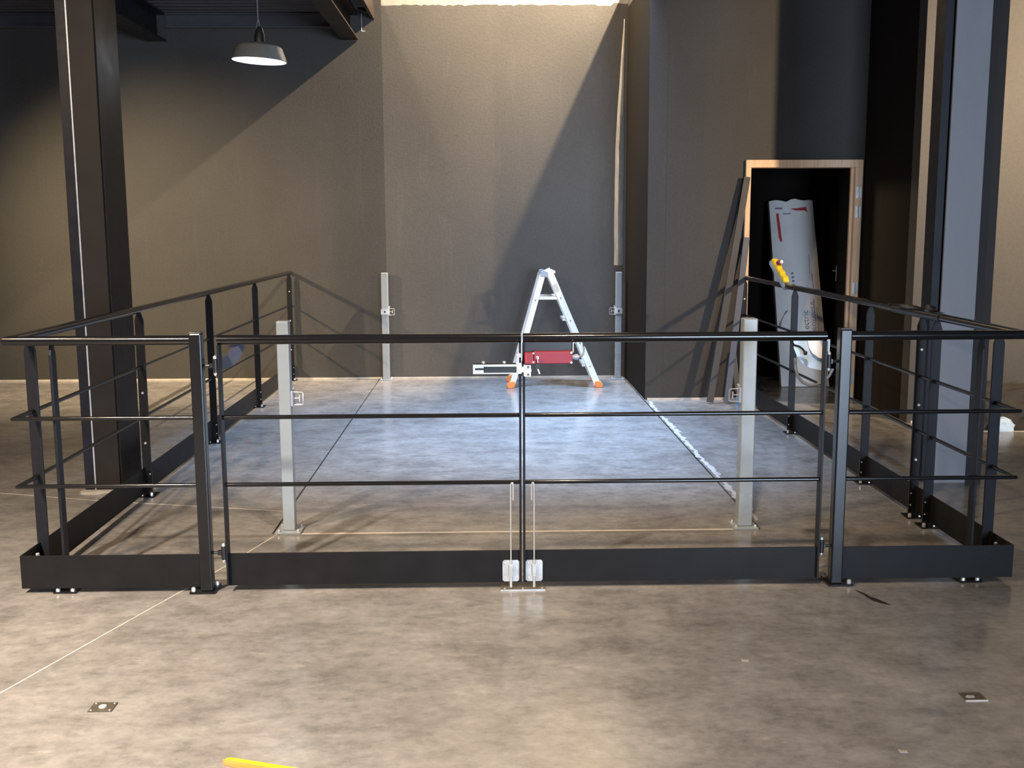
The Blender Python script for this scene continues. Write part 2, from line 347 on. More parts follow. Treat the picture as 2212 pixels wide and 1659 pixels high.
# door
dr = struct('door_1', MB().box(2.305, 2.352, DW-.03, DW+.13, 0, 2.08).box(3.285, 3.352, DW-.03, DW+.13, 0, 2.08).box(2.305, 3.352, DW-.03, DW+.13, 2.08, 2.147), 'wood', bevel=.003)
MB().box(3.262, 3.285, DW+.02, DW+.05, 0, 2.08).build('rebate', 'wood', dr)
LA = Vector((3.285, DW+.07, 0)); LB = Vector((3.475, DW+.93, 0)); LD = (LB-LA).normalized(); LN = Vector((-LD.y, LD.x, 0))
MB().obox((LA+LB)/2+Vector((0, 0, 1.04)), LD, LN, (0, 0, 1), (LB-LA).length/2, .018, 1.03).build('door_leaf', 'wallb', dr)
for z in (1.86, 1.69, 1.01, .19):
    MB().tube([(3.318, DW-.036, z-.05), (3.318, DW-.036, z+.05)], .008, 8).box(3.296, 3.340, DW-.034, DW-.0305, z-.05, z+.05).build('hinge', 'zinc', dr)
LC = LA+LD*.78+LN*.023
MB().obox(LC+Vector((0, 0, 1.10)), LD, LN, (0, 0, 1), .012, .004, .075).tube([LC+Vector((0, 0, 1.13)), LC+LN*.03+Vector((0, 0, 1.13)), LC+LN*.03-LD*.06+Vector((0, 0, 1.13))], .007, 8).build('handle', 'zinc', dr)

# ------------------------------------------------------------------ guardrails
HZ, M1, M2, KT, KB = 1.11, .776, .480, .172, .024
YF = 4.52; XL, XR = -2.022, 2.318
def bolt(c, axis, par, r=.009, h=.009, name='bolt'):
    mb = MB(); c = Vector(c)
    mb.lathe([(0, -h), (r*.8, -h), (r, -h*.6), (r, 0)] if axis != 'z' else [(r, 0), (r, h*.7), (r*.75, h), (0, h)], c, 8, axis)
    return mb.build(name, 'bolt', par, smooth=True)
def flatbar(par, x, y, wide, z0=.03, z1=HZ-.012, base=True, side=1, bolts=(), bigbase=False):
    """wide='x': 50 mm face seen from the front; wide='y': edge on."""
    hw, ht = .025, .006
    prof = [(-hw, z0), (hw, z0), (hw, z1-.05), (hw*.35, z1), (-hw*.35, z1), (-hw, z1-.05)]
    mb = MB()
    if wide == 'x': mb.prism([(x+a, z) for a, z in prof], 'y', y-ht, y+ht)
    else: mb.prism([(y+a, z) for a, z in prof], 'x', x-ht, x+ht)
    p = mb.build('post', 'bar', par, bevel=.0015)
    if base:
        if wide == 'x':
            MB().box(x-.045, x+.05, y-.05, y+.05, 0, .008).box(x-.03, x+.03, y-.016, y-.007, .008, .155).build('base_plate', 'rail', p)
            for dx, dz in ((-.02, .135), (.02, .135), (-.02, .07), (.02, .07)): bolt((x+dx, y-.016, dz), 'y', p, .005, .005)
            bolt((x+.028*side, y-.034, .008), 'z', p, .010, .02); bolt((x-.026*side, y-.034, .008), 'z', p, .007, .01)
        else:
            MB().box(x-.05, x+.05, y-.04, y+.05, 0, .008).build('base_plate', 'rail', p)
            bolt((x-.032, y-.028, .008), 'z', p, .010, .014); bolt((x+.032, y-.028, .008), 'z', p, .010, .014)
    for z in bolts: bolt((x, y-ht, z), 'y', p, .008, .007)
    return p
def guardrail(s, X, yend, gx, ys, jb, label):
    t = thing('guardrail', (X, YF, 0), label, 'guardrail', 'black steel guardrails around the lift platform')
    MB().tube([(gx, YF, HZ), (X, YF, HZ), (X, yend, HZ)], .0205, 16).build('handrail', 'rail', t, smooth=True)
    for z in (M1, M2):
        MB().tube([(gx, YF, z), (X, YF, z), (X, yend, z)], .0095, 12).build('mid_rail', 'rail', t, smooth=True)
    xo = X-.012*s if s > 0 else X+.012
    o = .016
    # L-shaped toe plate
    X2 = X-s*o
    a, b = sorted((X2, gx+s*.0)); 
    mb = MB()
    mb.box(min(X2, gx), max(X2, gx), YF-.004, YF+.002, KB, KT)
    mb.box(min(X2, X2+s*.006), max(X2, X2+s*.006), YF+.002, yend, KB, KT)
    mb.build('kick_plate', 'kick', t, bevel=.001)
    for i, y in enumerate(ys):
        flatbar(t, X, y, 'x', side=s, bolts=(jb if i in JB[s] else ()), base=(i != 0))
    flatbar(t, X+s*.168, YF+.034, 'y')
    bolt((X+s*.035, YF+.06, .155), 'z', t, .009, .01)
    return t
JB = {1: (1, 4), -1: (2, 5)}
guardrail(1, XL, BW-.012, -1.256, (4.73, 6.23, 7.80, 9.36, 10.99), (.92, .62, .32), 'black steel guardrail on the left side, turning the corner to the left gate post')
guardrail(-1, XR, DW-.01, 1.562, (4.74, 5.41, 5.60, 6.37, 7.96, 9.54), (.92, .62, .32), 'black steel guardrail on the right side, turning the corner to the right gate post')
rg = [o for o in bpy.data.objects if o.name == 'guardrail.001'][0]
MB().box(XR-.022, XR+.022, 5.38, 6.05, HZ+.021, HZ+.024).tube([(XR, 5.36, HZ), (XR, 6.0, HZ)], .024, 14).build('rail_sleeve', 'blackp', rg)['label'] = 'black taped sleeve over the rail joint'
MB().blob((XR, 5.50, HZ+.03), .026, .06, .026, 2, .5, 2).blob((XR-.01, 5.75, HZ+.026), .024, .16, .014, 2, .5, 8).build('tape_lump', 'blackp', rg, smooth=True)

# gate posts
def gate_post(x, s, label):
    t = thing('gate_post', (x, YF, 0), label, 'post', 'black gate posts')
    MB().box(x-.026, x+.026, YF-.028, YF+.024, .01, 1.140).build('tube', 'postpaint', t, bevel=.006)
    MB().box(x-.024, x+.024, YF-.026, YF+.022, 1.139, 1.144).build('cap', 'rail', t, bevel=.001)
    bx = x-s*.018
    MB().box(bx-.055, bx+.055, YF-.036, YF+.08, 0, .010).build('base_plate', 'rail', t, bevel=.001)
    for dx, dy in ((-.04*s, -.022), (.042*s, .062), (-.04*s, .062)): bolt((bx+dx, YF+dy, .010), 'z', t, .010, .018)
    # hinge arms towards the leaf
    for z in (1.0, .177):
        e = MB().tube([(x+s*.024, YF, z), (x+s*.062, YF, z)], .007, 8).box(*sorted((x+s*.05, x+s*.066)), YF-.008, YF+.008, z-.010, z+.010).build('hinge_arm', 'blackp', t)
    return t
PL, PR = -1.231, 1.537
gate_post(PL, 1, 'black square gate post at the left end of the double gate')
gate_post(PR, -1, 'black square gate post at the right end of the double gate, shining pale')
# gate leaves
def leaf(xa, xb, s, label):
    """xa hinge side, xb closing side"""
    t = thing('gate_leaf', (xa, YF, 0), label, 'gate', 'leaves of the double gate')
    lo, hi = min(xa, xb), max(xa, xb)
    MB().tube([(lo, YF, HZ), (hi, YF, HZ)], .0205, 16).build('handrail', 'rail', t, smooth=True)
    for z in (M1, M2): MB().tube([(lo+.006, YF, z), (hi-.006, YF, z)], .0095, 12).build('mid_rail', 'rail', t, smooth=True)
    MB().box(lo, hi, YF-.004, YF+.004, KB+.004, KT+.001).build('kick_plate', 'kick', t, bevel=.001)
    for x, e in ((xa, s), (xb, -s)):
        a, b = sorted((x, x+e*.0085))
        MB().box(a, b, YF-.024, YF+.026, KB+.01, HZ-.02).build('stile', 'bar', t, bevel=.001)
    for z in (1.0, .177):
        hx = xa-s*.012
        h = MB().tube([(hx, YF-.005, z-.028), (hx, YF-.005, z+.028)], .012, 12).box(*sorted((hx, xa)), YF-.012, YF+.004, z-.012, z+.012).build('hinge', 'blackp', t, smooth=True)
        for dz in (-.030, .030):
            MB().lathe([(0, 0), (.009, 0), (.010, .006 if dz > 0 else -.006), (.006, .013 if dz > 0 else -.013), (0, .013 if dz > 0 else -.013)], (hx, YF-.005, z+dz), 10).build('nut', 'bolt', h, smooth=True)
    # drop bolt near the closing edge
    bx = xb-s*.047
    y = YF-.014
    MB().prism([(bx-.037, .040), (bx-.030, .033), (bx+.030, .033), (bx+.037, .040), (bx+.037, .123), (bx+.030, .130), (bx-.030, .130), (bx-.037, .123)], 'y', YF-.008, YF-.004).build('bolt_plate', 'zinc', t)
    db = MB().tube([(bx, y, .008), (bx, y, .130)], .0065, 10).tube([(bx, y, .12), (bx, y, .472), (bx+s*.004, y, .479), (bx+s*.008, y, .479), (bx+s*.011, y, .472), (bx+s*.011, y, .402)], .0034, 8).build('drop_bolt', 'bolt', t, smooth=True)
    db['label'] = 'bright zinc drop bolt with hooked top'
    MB().box(bx-.009, bx+.009, y-.008, YF-.008, .058, .112).build('bolt_guide', 'zinc', db, bevel=.002)
    for dx in (-.026, .026):
        for dz in (.05, .115): MB().lathe([(0, -.002), (.004, -.0015), (.004, 0)], (bx+dx, YF-.008, dz), 8, 'y').build('screw', 'bolt', t)
    return t
gl = leaf(-1.142, .1450, 1, 'left leaf of the black double gate, closed')
gr = leaf(1.458, .1530, -1, 'right leaf of the black double gate, closed, carrying the red switch')
# curved sheet plates behind the hinge side
def arc_plate(cx, cz, r0, r1, a0, a1, y0, y1, name, m, par, n=14):
    P = [(cx+r1*math.cos(R(a0+(a1-a0)*i/n)), cz+r1*math.sin(R(a0+(a1-a0)*i/n))) for i in range(n+1)]
    if r0 > 0: P += [(cx+r0*math.cos(R(a1+(a0-a1)*i/n)), cz+r0*math.sin(R(a1+(a0-a1)*i/n))) for i in range(n+1)]
    else: P.append((cx, cz))
    return MB().prism(P, 'y', y0, y1).build(name, m, par)
t = thing('curved_sheet', (-1.13, 4.68, .96), 'dark blue curved band behind the top rail beside the left gate post', 'sheet')
arc_plate(-1.185, 1.078, .066, .118, -88, 4, 4.68, 4.686, 'sheet_band', 'navy', t)
MB().box(-1.10, -1.075, 4.536, 4.69, 1.076, 1.082).build('hanging_clip', 'navy', t)
t = thing('plastic_sheet', (1.46, 4.70, 1.05), 'pale blue curved plastic sheet hanging behind the right end of the gate rail', 'sheet')
P = [(1.368, 1.075), (1.372, 1.035), (1.387, 1.00), (1.412, .968), (1.445, .948), (1.485, .938), (1.532, .935), (1.534, 1.075)]
MB().prism(P, 'y', 4.70, 4.703).build('sheet_body', 'paleblue', t)
MB().prism([(1.43, 1.07), (1.437, 1.04), (1.452, 1.015), (1.478, .996), (1.50, .99), (1.50, 1.03), (1.485, 1.07)], 'y', 4.688, 4.699).build('sheet_fold', 'foam', t)
MB().tube([(1.345, 4.66, 1.078), (1.36, 4.66, 1.055), (1.385, 4.665, 1.048), (1.402, 4.67, 1.036), (1.413, 4.67, 1.022)], .0045, 8).lathe([(0, -.01), (.007, -.008), (.0095, 0), (.007, .008), (0, .01)], (1.415, 4.67, 1.018), 10).build('cord_pull', 'blackp', t, smooth=True)
t = thing('hanging_cable', (1.39, 4.70, 1.0), 'grey cable hanging in a loop behind the right end of the gate', 'cable')
MB().tube([(1.375+.001*k, 4.72, 1.08-.0006*k) if 0 else p for k, p in enumerate([(1.385, 4.72, .99), (1.388, 4.72, .945), (1.40, 4.72, .905), (1.425, 4.72, .878), (1.455, 4.72, .866), (1.49, 4.72, .868), (1.52, 4.72, .884), (1.542, 4.72, .908), (1.558, 4.72, .94)])], .007, 8).build('cable_loop', 'cable', t, smooth=True)

# floor keeper
t = thing('floor_keeper', (.15, YF, 0), 'flat metal keeper plate on the floor under the middle of the gate', 'plate')
MB().box(.052, .248, YF-.036, YF+.05, 0, .004).build('keeper_plate', 'plate', t)
MB().box(.052, .248, YF-.040, YF-.036, 0, .006).build('front_lip', 'zinc', t)
for x in (.07, .15, .235): bolt((x, YF-.02, .004), 'z', t, .005, .003, 'screw')

# safety switch
t = thing('safety_switch', (.26, YF-.03, 1.03), 'red safety switch with a key, mounted under the top rail at mid gate', 'switch')
y = YF-.05
MB().box(.198, .362, y, y+.034, 1.004, 1.056).build('housing', 'red', t, bevel=.003)
MB().box(.158, .1975, y-.002, y+.034, 1.002, 1.052).build('switch_head', 'red', t, bevel=.004)
MB().box(.163, .167, y-.004, y-.0021, 1.010, 1.045).build('head_slot', 'redink', t)
MB().box(.15, .366, YF-.0155, YF-.0125, 1.0, 1.092).build('mounting_plate', 'blackp', t)
MB().box(.3645, .3675, YF-.03, YF-.0165, 1.05, 1.092).build('bracket_edge', 'zinc', t)
for x, z in ((.196, 1.049), (.196, 1.011), (.357, 1.051), (.357, 1.009)):
    MB().lathe([(0, -.004), (.004, -.004), (.0052, 0)], (x, y, z), 10, 'y').build('screw', 'bolt', t, smooth=True)
MB().lathe([(0, -.008), (.006, -.008), (.0085, -.004), (.009, 0)], (.213, y, 1.030), 14, 'y').build('key_lock', 'zinc', t, smooth=True)
MB().box(.2118, .2145, y-.024, y-.008, 1.012, 1.034).build('key_blade', 'bolt', t)
MB().box(.205, .221, y-.020, y-.016, .984, 1.004).box(.2115, .2155, y-.019, y-.017, 1.004, 1.013).build('key_fob', 'blackp', t)
MB().obox((.218, y-.018, .974), (1, 0, .35), (0, 1, 0), (-.35, 0, 1), .003, .001, .011).build('spare_key', 'bolt', t)
MB().tube([(.362, y+.017, 1.030), (.372, y+.017, 1.030)], .010, 12).tube([(.372, y+.017, 1.030), (.386, y+.017, 1.030)], .0125, 8).tube([(.386, y+.017, 1.030), (.392, y+.017, 1.030)], .008, 10).build('cable_gland', 'greyp', t, smooth=False)
MB().tube([(.392, y+.017, 1.030), (.401, y+.018, 1.033), (.409, y+.022, 1.042), (.413, y+.03, 1.055), (.414, YF+.01, 1.075), (.414, YF+.026, 1.10)], .004, 8).build('switch_cable', 'cable', t, smooth=True)
# actuator latch
t = thing('slide_latch', (.04, YF-.03, .98), 'galvanised slide latch with a dark hand slot, left of the red switch', 'latch')
y = YF-.045
mb = MB()
mb.box(-.060, -.052, y, y+.004, .962, 1.002).box(-.052, .128, y, y+.004, .996, 1.002).box(-.052, .128, y, y+.004, .962, .966)
mb.box(-.052, -.015, y, y+.004, .987, .996).box(-.052, -.015, y, y+.004, .966, .978).box(.124, .128, y, y+.004, .966, .996)
mb.build('latch_plate', 'zinc', t)
MB().box(-.054, .126, y+.008, y+.022, .962, 1.002).build('latch_recess', 'blackp', t)
MB().box(-.014, .124, y-.004, y+.0055, .9935, .9965).build('slide_bar', 'zinc', t)['label'] = 'pale upper lip of the hand slot'
MB().prism([(-.014, .969), (-.010, .966), (.119, .966), (.1235, .970), (.1235, .992), (-.010, .993)], 'y', y+.0045, y+.0075).build('hand_slot', 'blackp', t, bevel=.001)
MB().box(.124, .160, y-.003, y+.006, .968, .992).box(.128, .146, y-.006, y+.003, .962, 1.008).build('bolt_tongue', 'bolt', t, bevel=.001)
MB().box(-.058, .122, y+.002, YF-.02, 1.0025, 1.006).build('top_flange', 'rail', t)
for x in (-.016, .073): MB().lathe([(.008, 0), (.008, .006), (.005, .009), (0, .009)], (x, y+.012, 1.006), 10).build('nut', 'bolt', t, smooth=True)
MB().box(.128, .1355, y+.002, y+.012, 1.0085, 1.052).box(.136, .143, y+.006, y+.014, 1.03, 1.048).box(.122, .128, y+.004, y+.012, 1.04, 1.046).build('actuator', 'zinc', t, bevel=.001)
t = thing('strike_plate', (.175, YF-.03, .97), 'galvanised strike plate bolted under the left end of the red switch', 'plate')
MB().prism([(.163, .950), (.185, .950), (.185, .968), (.188, .976), (.185, .984), (.185, .998), (.163, .998)], 'y', y-.002, y+.001).build('face_plate', 'zinc', t)
MB().box(.155, .162, y-.001, YF-.025, .951, 1.0).build('side_lip', 'zinc', t)
for z in (.958, .990): MB().lathe([(0, -.004), (.005, -.0035), (.006, 0)], (.174, y-.002, z), 10, 'y').build('screw', 'plate', t, smooth=True)

# ------------------------------------------------------------------ grey guide posts of the lift
def guide_post(x, y, wd, s, label, zb=.71):
    t = thing('guide_post', (x, y, 0), label, 'post', 'pale grey lift posts')
    h = wd/2
    MB().box(x-h, x+h, y-h, y+h, .012, 1.108).build('post_tube', 'gpost', t, bevel=.006)
    MB().box(x-.065, x+.065, y-.065, y+.065, 0, .012).build('base_plate', 'gpost', t, bevel=.002)
    for dx in (-.05, .05):
        for dy in (-.05, .05): bolt((x+dx, y+dy, .012), 'z', t, .008, .012)
    fx = x+s*h
    b = MB().box(*sorted((fx, fx+s*.012)), y-.03, y+.03, zb-.04, zb+.04)
    if y > 8: b.box(x-h-.006, x+h+.006, y-h-.007, y-h-.001, zb-.028, zb+.028)
    b = b.build('latch_bracket', 'zinc' if y > 8 else 'greyp', t, bevel=.002)
    a = fx+s*.012; e = fx+s*.060
    MB().tube([(a, y-.012, zb+.032), (e-s*.006, y-.012, zb+.031), (e, y-.012, zb+.025), (e, y-.012, zb-.030), (e-s*.004, y-.012, zb-.033), (a, y-.012, zb-.035)], .0028, 8).build('wire_loop', 'bolt', b, smooth=True)
    MB().tube([(a, y-.012, zb), (e-s*.018, y-.012, zb)], .003, 8).tube([(e-s*.018, y-.012, zb+.018), (e-s*.018, y-.012, zb-.018)], .004, 8).build('hook', 'bolt', b, smooth=True)
    if y > 8: MB().lathe([(0, -.003), (.010, -.003), (.010, 0)], (x, y-h-.007, zb), 12, 'y').build('eye', 'blackp', b)
    MB().tube([(fx+s*.004, y, zb+.045), (fx+s*.016, y, zb+.055)], .005, 8).build('pin', 'bolt', b, smooth=True)
    return t
guide_post(-1.040, 5.445, .062, 1, 'pale grey square lift post standing behind the left gate leaf')
guide_post(1.352, 5.440, .074, -1, 'pale grey lift post standing behind the right gate leaf, glossy')
guide_post(-1.045, 10.975, .070, 1, 'pale grey lift post at the back wall left of the stepladder')
guide_post(1.352, 10.90, .062, -1, 'pale grey lift post at the back wall right of the stepladder')

# ------------------------------------------------------------------ stepladder
lad = thing('stepladder', (.66, 10.55, 0), 'white aluminium stepladder with orange feet standing on the lift platform', 'ladder')
def stile(p0, p1, name='stile', hw=.030, ht=.012):
    p0 = Vector(p0); p1 = Vector(p1); d = (p1-p0)
    side = Vector((0, 1, 0)); ax = d.normalized().cross(side)
    return MB().obox((p0+p1)/2, ax, side, d, hw, ht, d.length/2).build(name, 'alu', lad, bevel=.003)
yn, yfar = 10.34, 10.78; ytn, ytf = 10.38, 10.72
topR = 1.15; topL = 1.11
for y0, y1 in ((yn, ytn), (yfar, ytf)):
    stile((1.085, y0, .03), (.605, y1, topR), 'front_stile', .032, .013)
    stile((.245, y0, .03), (.545, y1, topL), 'rear_stile', .029, .011)
def foot(x, y, s):
    MB().prism([(x-.035, 0), (x+.035, 0), (x+.042+.0*s, .025), (x+.028-.012*s, .068), (x-.028-.012*s, .068), (x-.042, .025)], 'y', y-.022, y+.022).build('foot', 'orange', lad, bevel=.008)['label'] = 'orange plastic foot'
for y in (yn, yfar): foot(1.098, y, 1); foot(.232, y, -1)
def xr(z): return 1.085+(z-.03)*(.605-1.085)/(topR-.03)
def xl(z): return .245+(z-.03)*(.545-.245)/(topL-.03)
def yy(z, far): 
    a, b = (yfar, ytf) if far else (yn, ytn); return a+(b-a)*z/1.15
for z in (.21, .44, .66, .88):
    x = xr(z)
    MB().box(x-.075, x+.018, yy(z, 0)+.014, yy(z, 1)-.014, z-.004, z+.02).prism([(x-.085, z+.020), (x-.02, z+.02), (x-.02, z-.02)], 'y', yy(z, 0)+.016, yy(z, 0)+.02).build('step', 'alu', lad, bevel=.002)
    MB().lathe([(0, -.003), (.007, -.003), (.008, 0)], (x, yy(z, 0)-.013, z), 10, 'y').build('rivet', 'cable', lad)
MB().box(xl(.88)+.02, xr(.88)-.02, yy(.88, 0)-.006, yy(.88, 0)+.006, .865, .895).build('spreader', 'alu', lad, bevel=.002)
MB().box(xl(.88)+.02, xr(.88)-.02, yy(.88, 1)-.006, yy(.88, 1)+.006, .865, .895).build('spreader', 'alu', lad, bevel=.002)
MB().box(xl(.3)-.012, xl(.3)+.012, yn+.02, yfar-.02, .285, .315).build('rear_brace', 'alu', lad)
MB().lathe([(0, -.003), (.007, -.003), (.008, 0)], (xl(.86), yy(.86, 0)-.011, .86), 10, 'y').build('rivet', 'cable', lad)
for y in (ytn, ytf): MB().prism([(.520, 1.09), (.60, 1.08), (.60, 1.13), (.555, 1.15), (.525, 1.14)], 'y', y-.015, y+.015).build('hinge_block', 'greyp', lad, bevel=.004)
MB().box(.575, .67, ytn+.015, ytf-.015, 1.12, 1.14).build('top_step', 'alu', lad)
zc = .97; MB().obox((xr(zc)-.002, yy(zc, 0)-.0135, zc), (xr(1.06)-xr(.90), 0, .16), (0, 1, 0), (.16, 0, -(xr(1.06)-xr(.90))), .05, .0008, .022).build('sticker', 'chalk', lad)

# ------------------------------------------------------------------ pendant lamp
LX, LY, LZ = -1.59, 7.8, 2.735
tl = Matrix.Rotation(R(3.0), 3, 'Y')
lamp = thing('pendant_lamp', (LX, LY, LZ), 'grey industrial pendant lamp with a white inside hanging under the deck', 'lamp')
o = MB().lathe([(.190, 0), (.194, .004), (.160, .092), (.148, .103), (.060, .118), (.05, .128), (.036, .130)], (LX, LY, LZ), 40, 'z', tl).build('shade', 'shade', lamp, smooth=True)
MB().lathe([(.188, .001), (.156, .088), (.10, .104), (.03, .112), (0, .112)], (LX, LY, LZ), 40, 'z', tl).build('shade_lining', 'shadein', o, smooth=True)
MB().lathe([(.036, .128), (.035, .18), (.022, .222), (.012, .235), (0, .236)], (LX, LY, LZ), 20, 'z', tl).build('lamp_holder', 'blackp', lamp, smooth=True)
MB().lathe([(0, -.002), (.018, .004), (.030, .022), (.028, .05), (.014, .075), (.013, .11)], (LX+.003, LY, LZ+.005), 18, 'z', tl).build('bulb', 'bulb', lamp, smooth=True)
MB().tube([(LX+.012, LY, LZ+.232), (LX+.002, LY, LZ+.30), (LX, LY, 3.70)], .004, 8).tube([(LX-.03, LY, LZ+.13), (LX+.0, LY, LZ+.28), (LX+.045, LY, LZ+.125)], .002, 6).build('suspension_cable', 'cable', lamp, smooth=True)
point('pendant_glow', (LX+.01, LY, LZ-.015), 4.0, (.75, .88, 1.0), .04)

# ------------------------------------------------------------------ boards, planks and things at the doorway
t = thing('insulation_board', (3.1, 10.25, 0), 'white wrapped board with red marks leaning inside the doorway', 'board')
b0, b1 = Vector((2.888, 10.27, .005)), Vector((3.36, 10.27, .005)); t0, t1 = Vector((2.862, 10.86, 1.815)), Vector((3.305, 10.86, 1.82))
nrm = (b1-b0).cross(t0-b0).normalized()
if nrm.y > 0: nrm = -nrm
def bp(u, v, off=0.0): return (b0*(1-u)+b1*u)*(1-v)+(t0*(1-u)+t1*u)*v+nrm*off
def quadslab(mb, uv, o0, o1):
    A = [mb.bm.verts.new(bp(u, v, o0)) for u, v in uv]; B = [mb.bm.verts.new(bp(u, v, o1)) for u, v in uv]; n = len(uv)
    mb.bm.faces.new(A); mb.bm.faces.new(B[::-1])
    for i in range(n): mb.bm.faces.new((A[i], B[i], B[(i+1) % n], A[(i+1) % n]))
    return mb
edge = [(0, 0), (1, 0), (1, 1.0)]+[(1-.1*i, 1.0+random.uniform(-.006, .012)) for i in range(1, 10)]+[(0, .998)]
quadslab(MB(), edge, -.06, 0).build('board_sheet', 'foam', t)
quadslab(MB(), [(.14, .93), (.20, .93), (.235, .775), (.19, .775), (.165, .80)], .0005, .002).build('red_mark', 'redink', t)
quadslab(MB(), [(.47, .955), (.66, .958), (.84, .965), (.86, .935), (.80, .945), (.60, .945)], .0005, .002).build('red_mark', 'redink', t)
quadslab(MB(), [(.13, .962), (.30, .963), (.29, .953), (.12, .953)], .0005, .002).build('grey_mark', 'purple', t)
quadslab(MB(), [(.30, .93), (.48, .932), (.48, .926), (.30, .924)], .0005, .002).build('grey_mark', 'purple', t)
for (u, v0, v1, wd) in ((.83, .34, .46, .018), (.84, .52, .60, .014), (.88, .22, .42, .010), (.80, .70, .60, .01)):
    quadslab(MB(), [(u, v0), (u+wd, v0), (u+wd-.01, v1), (u-.01, v1)], .0005, .0015).build('grey_mark', 'purple', t)
sq = [(.03, .33), (.12, .365), (.20, .40), (.27, .405), (.20, .385), (.16, .375), (.10, .345), (.06, .30)]
quadslab(MB(), sq, .0005, .0015).build('scribble', 'greyink', t)
random.seed(9)
for i in range(11):
    v = .385+i*.021; u = .40-.002*i
    quadslab(MB(), [(u, v), (u+.05+random.uniform(0, .03), v+.004), (u+.06, v+.012), (u+.01, v+.014)], .0005, .0015).build('scribble', 'greyink', t)
def text_on(txt, u, v, size, m):
    cu = bpy.data.curves.new('lettering', 'FONT'); cu.body = txt; cu.size = size; cu.extrude = .0004; cu.align_x = 'LEFT'
    tmp = bpy.data.objects.new('tmp', cu); COL.objects.link(tmp)
    dg = bpy.context.evaluated_depsgraph_get(); me = bpy.data.meshes.new_from_object(tmp.evaluated_get(dg)); bpy.data.objects.remove(tmp)
    up_ = (bp(u, v+.1)-bp(u, v)).normalized(); right = up_.cross(nrm).normalized()   # text x runs up the board
    mat = Matrix((( up_.x, -right.x if 0 else right.x, nrm.x), (up_.y, right.y, nrm.y), (up_.z, right.z, nrm.z)))
    # glyph up must point to the viewer's left
    gl_ = nrm.cross(up_).normalized()
    mat = Matrix(((up_.x, gl_.x, nrm.x), (up_.y, gl_.y, nrm.y), (up_.z, gl_.z, nrm.z)))
    p = bp(u, v, .002)-origin(t)
    for vtx in me.vertices: vtx.co = mat @ vtx.co+p
    me.materials.clear(); me.materials.append(M[m])
    o = bpy.data.objects.new('lettering', me); COL.objects.link(o); o.parent = t
    return o
text_on('ectric', .68, .30, .085, 'greyink')
text_on('BLOXANMUR', .83, .29, .050, 'purple')

def plank(x0, x1, z1, wd, th, m, label, yb=9.33, yt=DW-.035):
    t0_ = Vector((x0, yb, 0)); t1_ = Vector((x1, yt-.01, z1)); d = t1_-t0_
    ax = Vector((1, 0, 0)); ax = (ax-d.normalized()*ax.dot(d.normalized())).normalized(); ay = d.normalized().cross(ax)
    o = MB().obox((t0_+t1_)/2+Vector((0, 0, .012)), ax, ay, d, wd/2, th/2, d.length/2).build('plank', m, None, bevel=.002, loc=t0_)
    return tag(o, label, 'plank', 'planks leaning beside the door')
plank(1.985, 2.312, 1.985, .058, .025, 'plank', 'longest dark grey plank leaning against the left door jamb')
plank(2.135, 2.318, 1.455, .056, .025, 'plankb', 'shorter blue grey plank leaning against the left door jamb', 9.32, DW-.05)
plank(2.272, 2.235, .43, .05, .02, 'plank', 'short plank stub standing in the shade behind the two long planks', 9.44, DW-.01)

t = thing('hand_lamp', (XR, 8.35, HZ+.03), 'yellow and grey hand tool with a red tip, leaning on the right guardrail', 'tool')
ax_ = Vector((0, -.38, -.16)).normalized(); uu = Vector((1, 0, 0)); vv = ax_.cross(uu).normalized()
c = Vector((XR-.005, 8.38, HZ+.102))
MB().obox(c+vv*(-.028 if vv.z > 0 else .028), ax_, uu, vv, .24, .028, .02).build('tool_body', 'greyp', t, bevel=.012)
s_ = 1 if vv.z > 0 else -1
MB().obox(c+vv*(.012*s_), ax_, uu, vv, .20, .024, .014).build('yellow_grip', 'yellow', t, bevel=.010)['label'] = 'yellow ribbed grip'
for k in range(4): MB().obox(c+ax_*(-.14+.1*k)+vv*(.028*s_), ax_, uu, vv, .022, .022, .006).build('grip_rib', 'yellow', t, bevel=.004)
MB().blob(c+ax_*(-.06)+vv*(.050*s_), .022, .03, .02, 2, .2, 2).build('red_tip', 'red', t, smooth=True)
MB().blob(c+ax_*(-.03)+vv*(.072*s_)+Vector((0.01, 0, 0)), .014, .016, .016, 2, .1, 2).build('white_knob', 'foam', t, smooth=True)

tag(MB().blob((2.235, 9.30, .03), .028, .028, .055, 2, .15, 3, 0).build('plug_cap', 'blue', loc=(2.235, 9.30, 0), smooth=True), 'small bright blue plastic cap on the floor below the planks', 'cap')
tag(MB().blob((2.46, 8.95, .02), .10, .10, .05, 3, .4, 5, 0).build('plastic_bag', 'navy', loc=(2.46, 8.95, 0), smooth=True), 'dark blue crumpled bag on the floor behind the right lift post', 'bag')
mb = MB()
for i, (x, y, a, b_, c_) in enumerate(((2.45, 10.15, .2, .2, .05), (2.58, 10.5, .2, .2, .10), (2.3, 10.5, .2, .2, .08))): mb.blob((x, y, 0), a, b_, c_, 3, .5, i, 0, 3)
tag(mb.build('debris_heap', 'tarp', smooth=True), 'dark debris heap on the floor inside the doorway', 'debris', kind='stuff')
tag(MB().blob((4.12, 8.15, .1), .46, .15, .22, 4, .35, 2, 0, 3).blob((3.92, 8.2, .12), .16, .1, .20, 3, .3, 6, 0, 3).build('tarp_heap', 'tarp', loc=(4.1, 8.15, 0), smooth=True), 'brown black sheeting heaped against the right wall', 'sheeting')
tag(MB().blob((3.965, 7.985, .02), .095, .045, .085, 3, .3, 3, 0, 3).build('plastic_bag', 'paleblue', loc=(3.96, 7.98, 0), smooth=True), 'pale blue plastic bag in front of the dark sheeting at the right', 'bag')
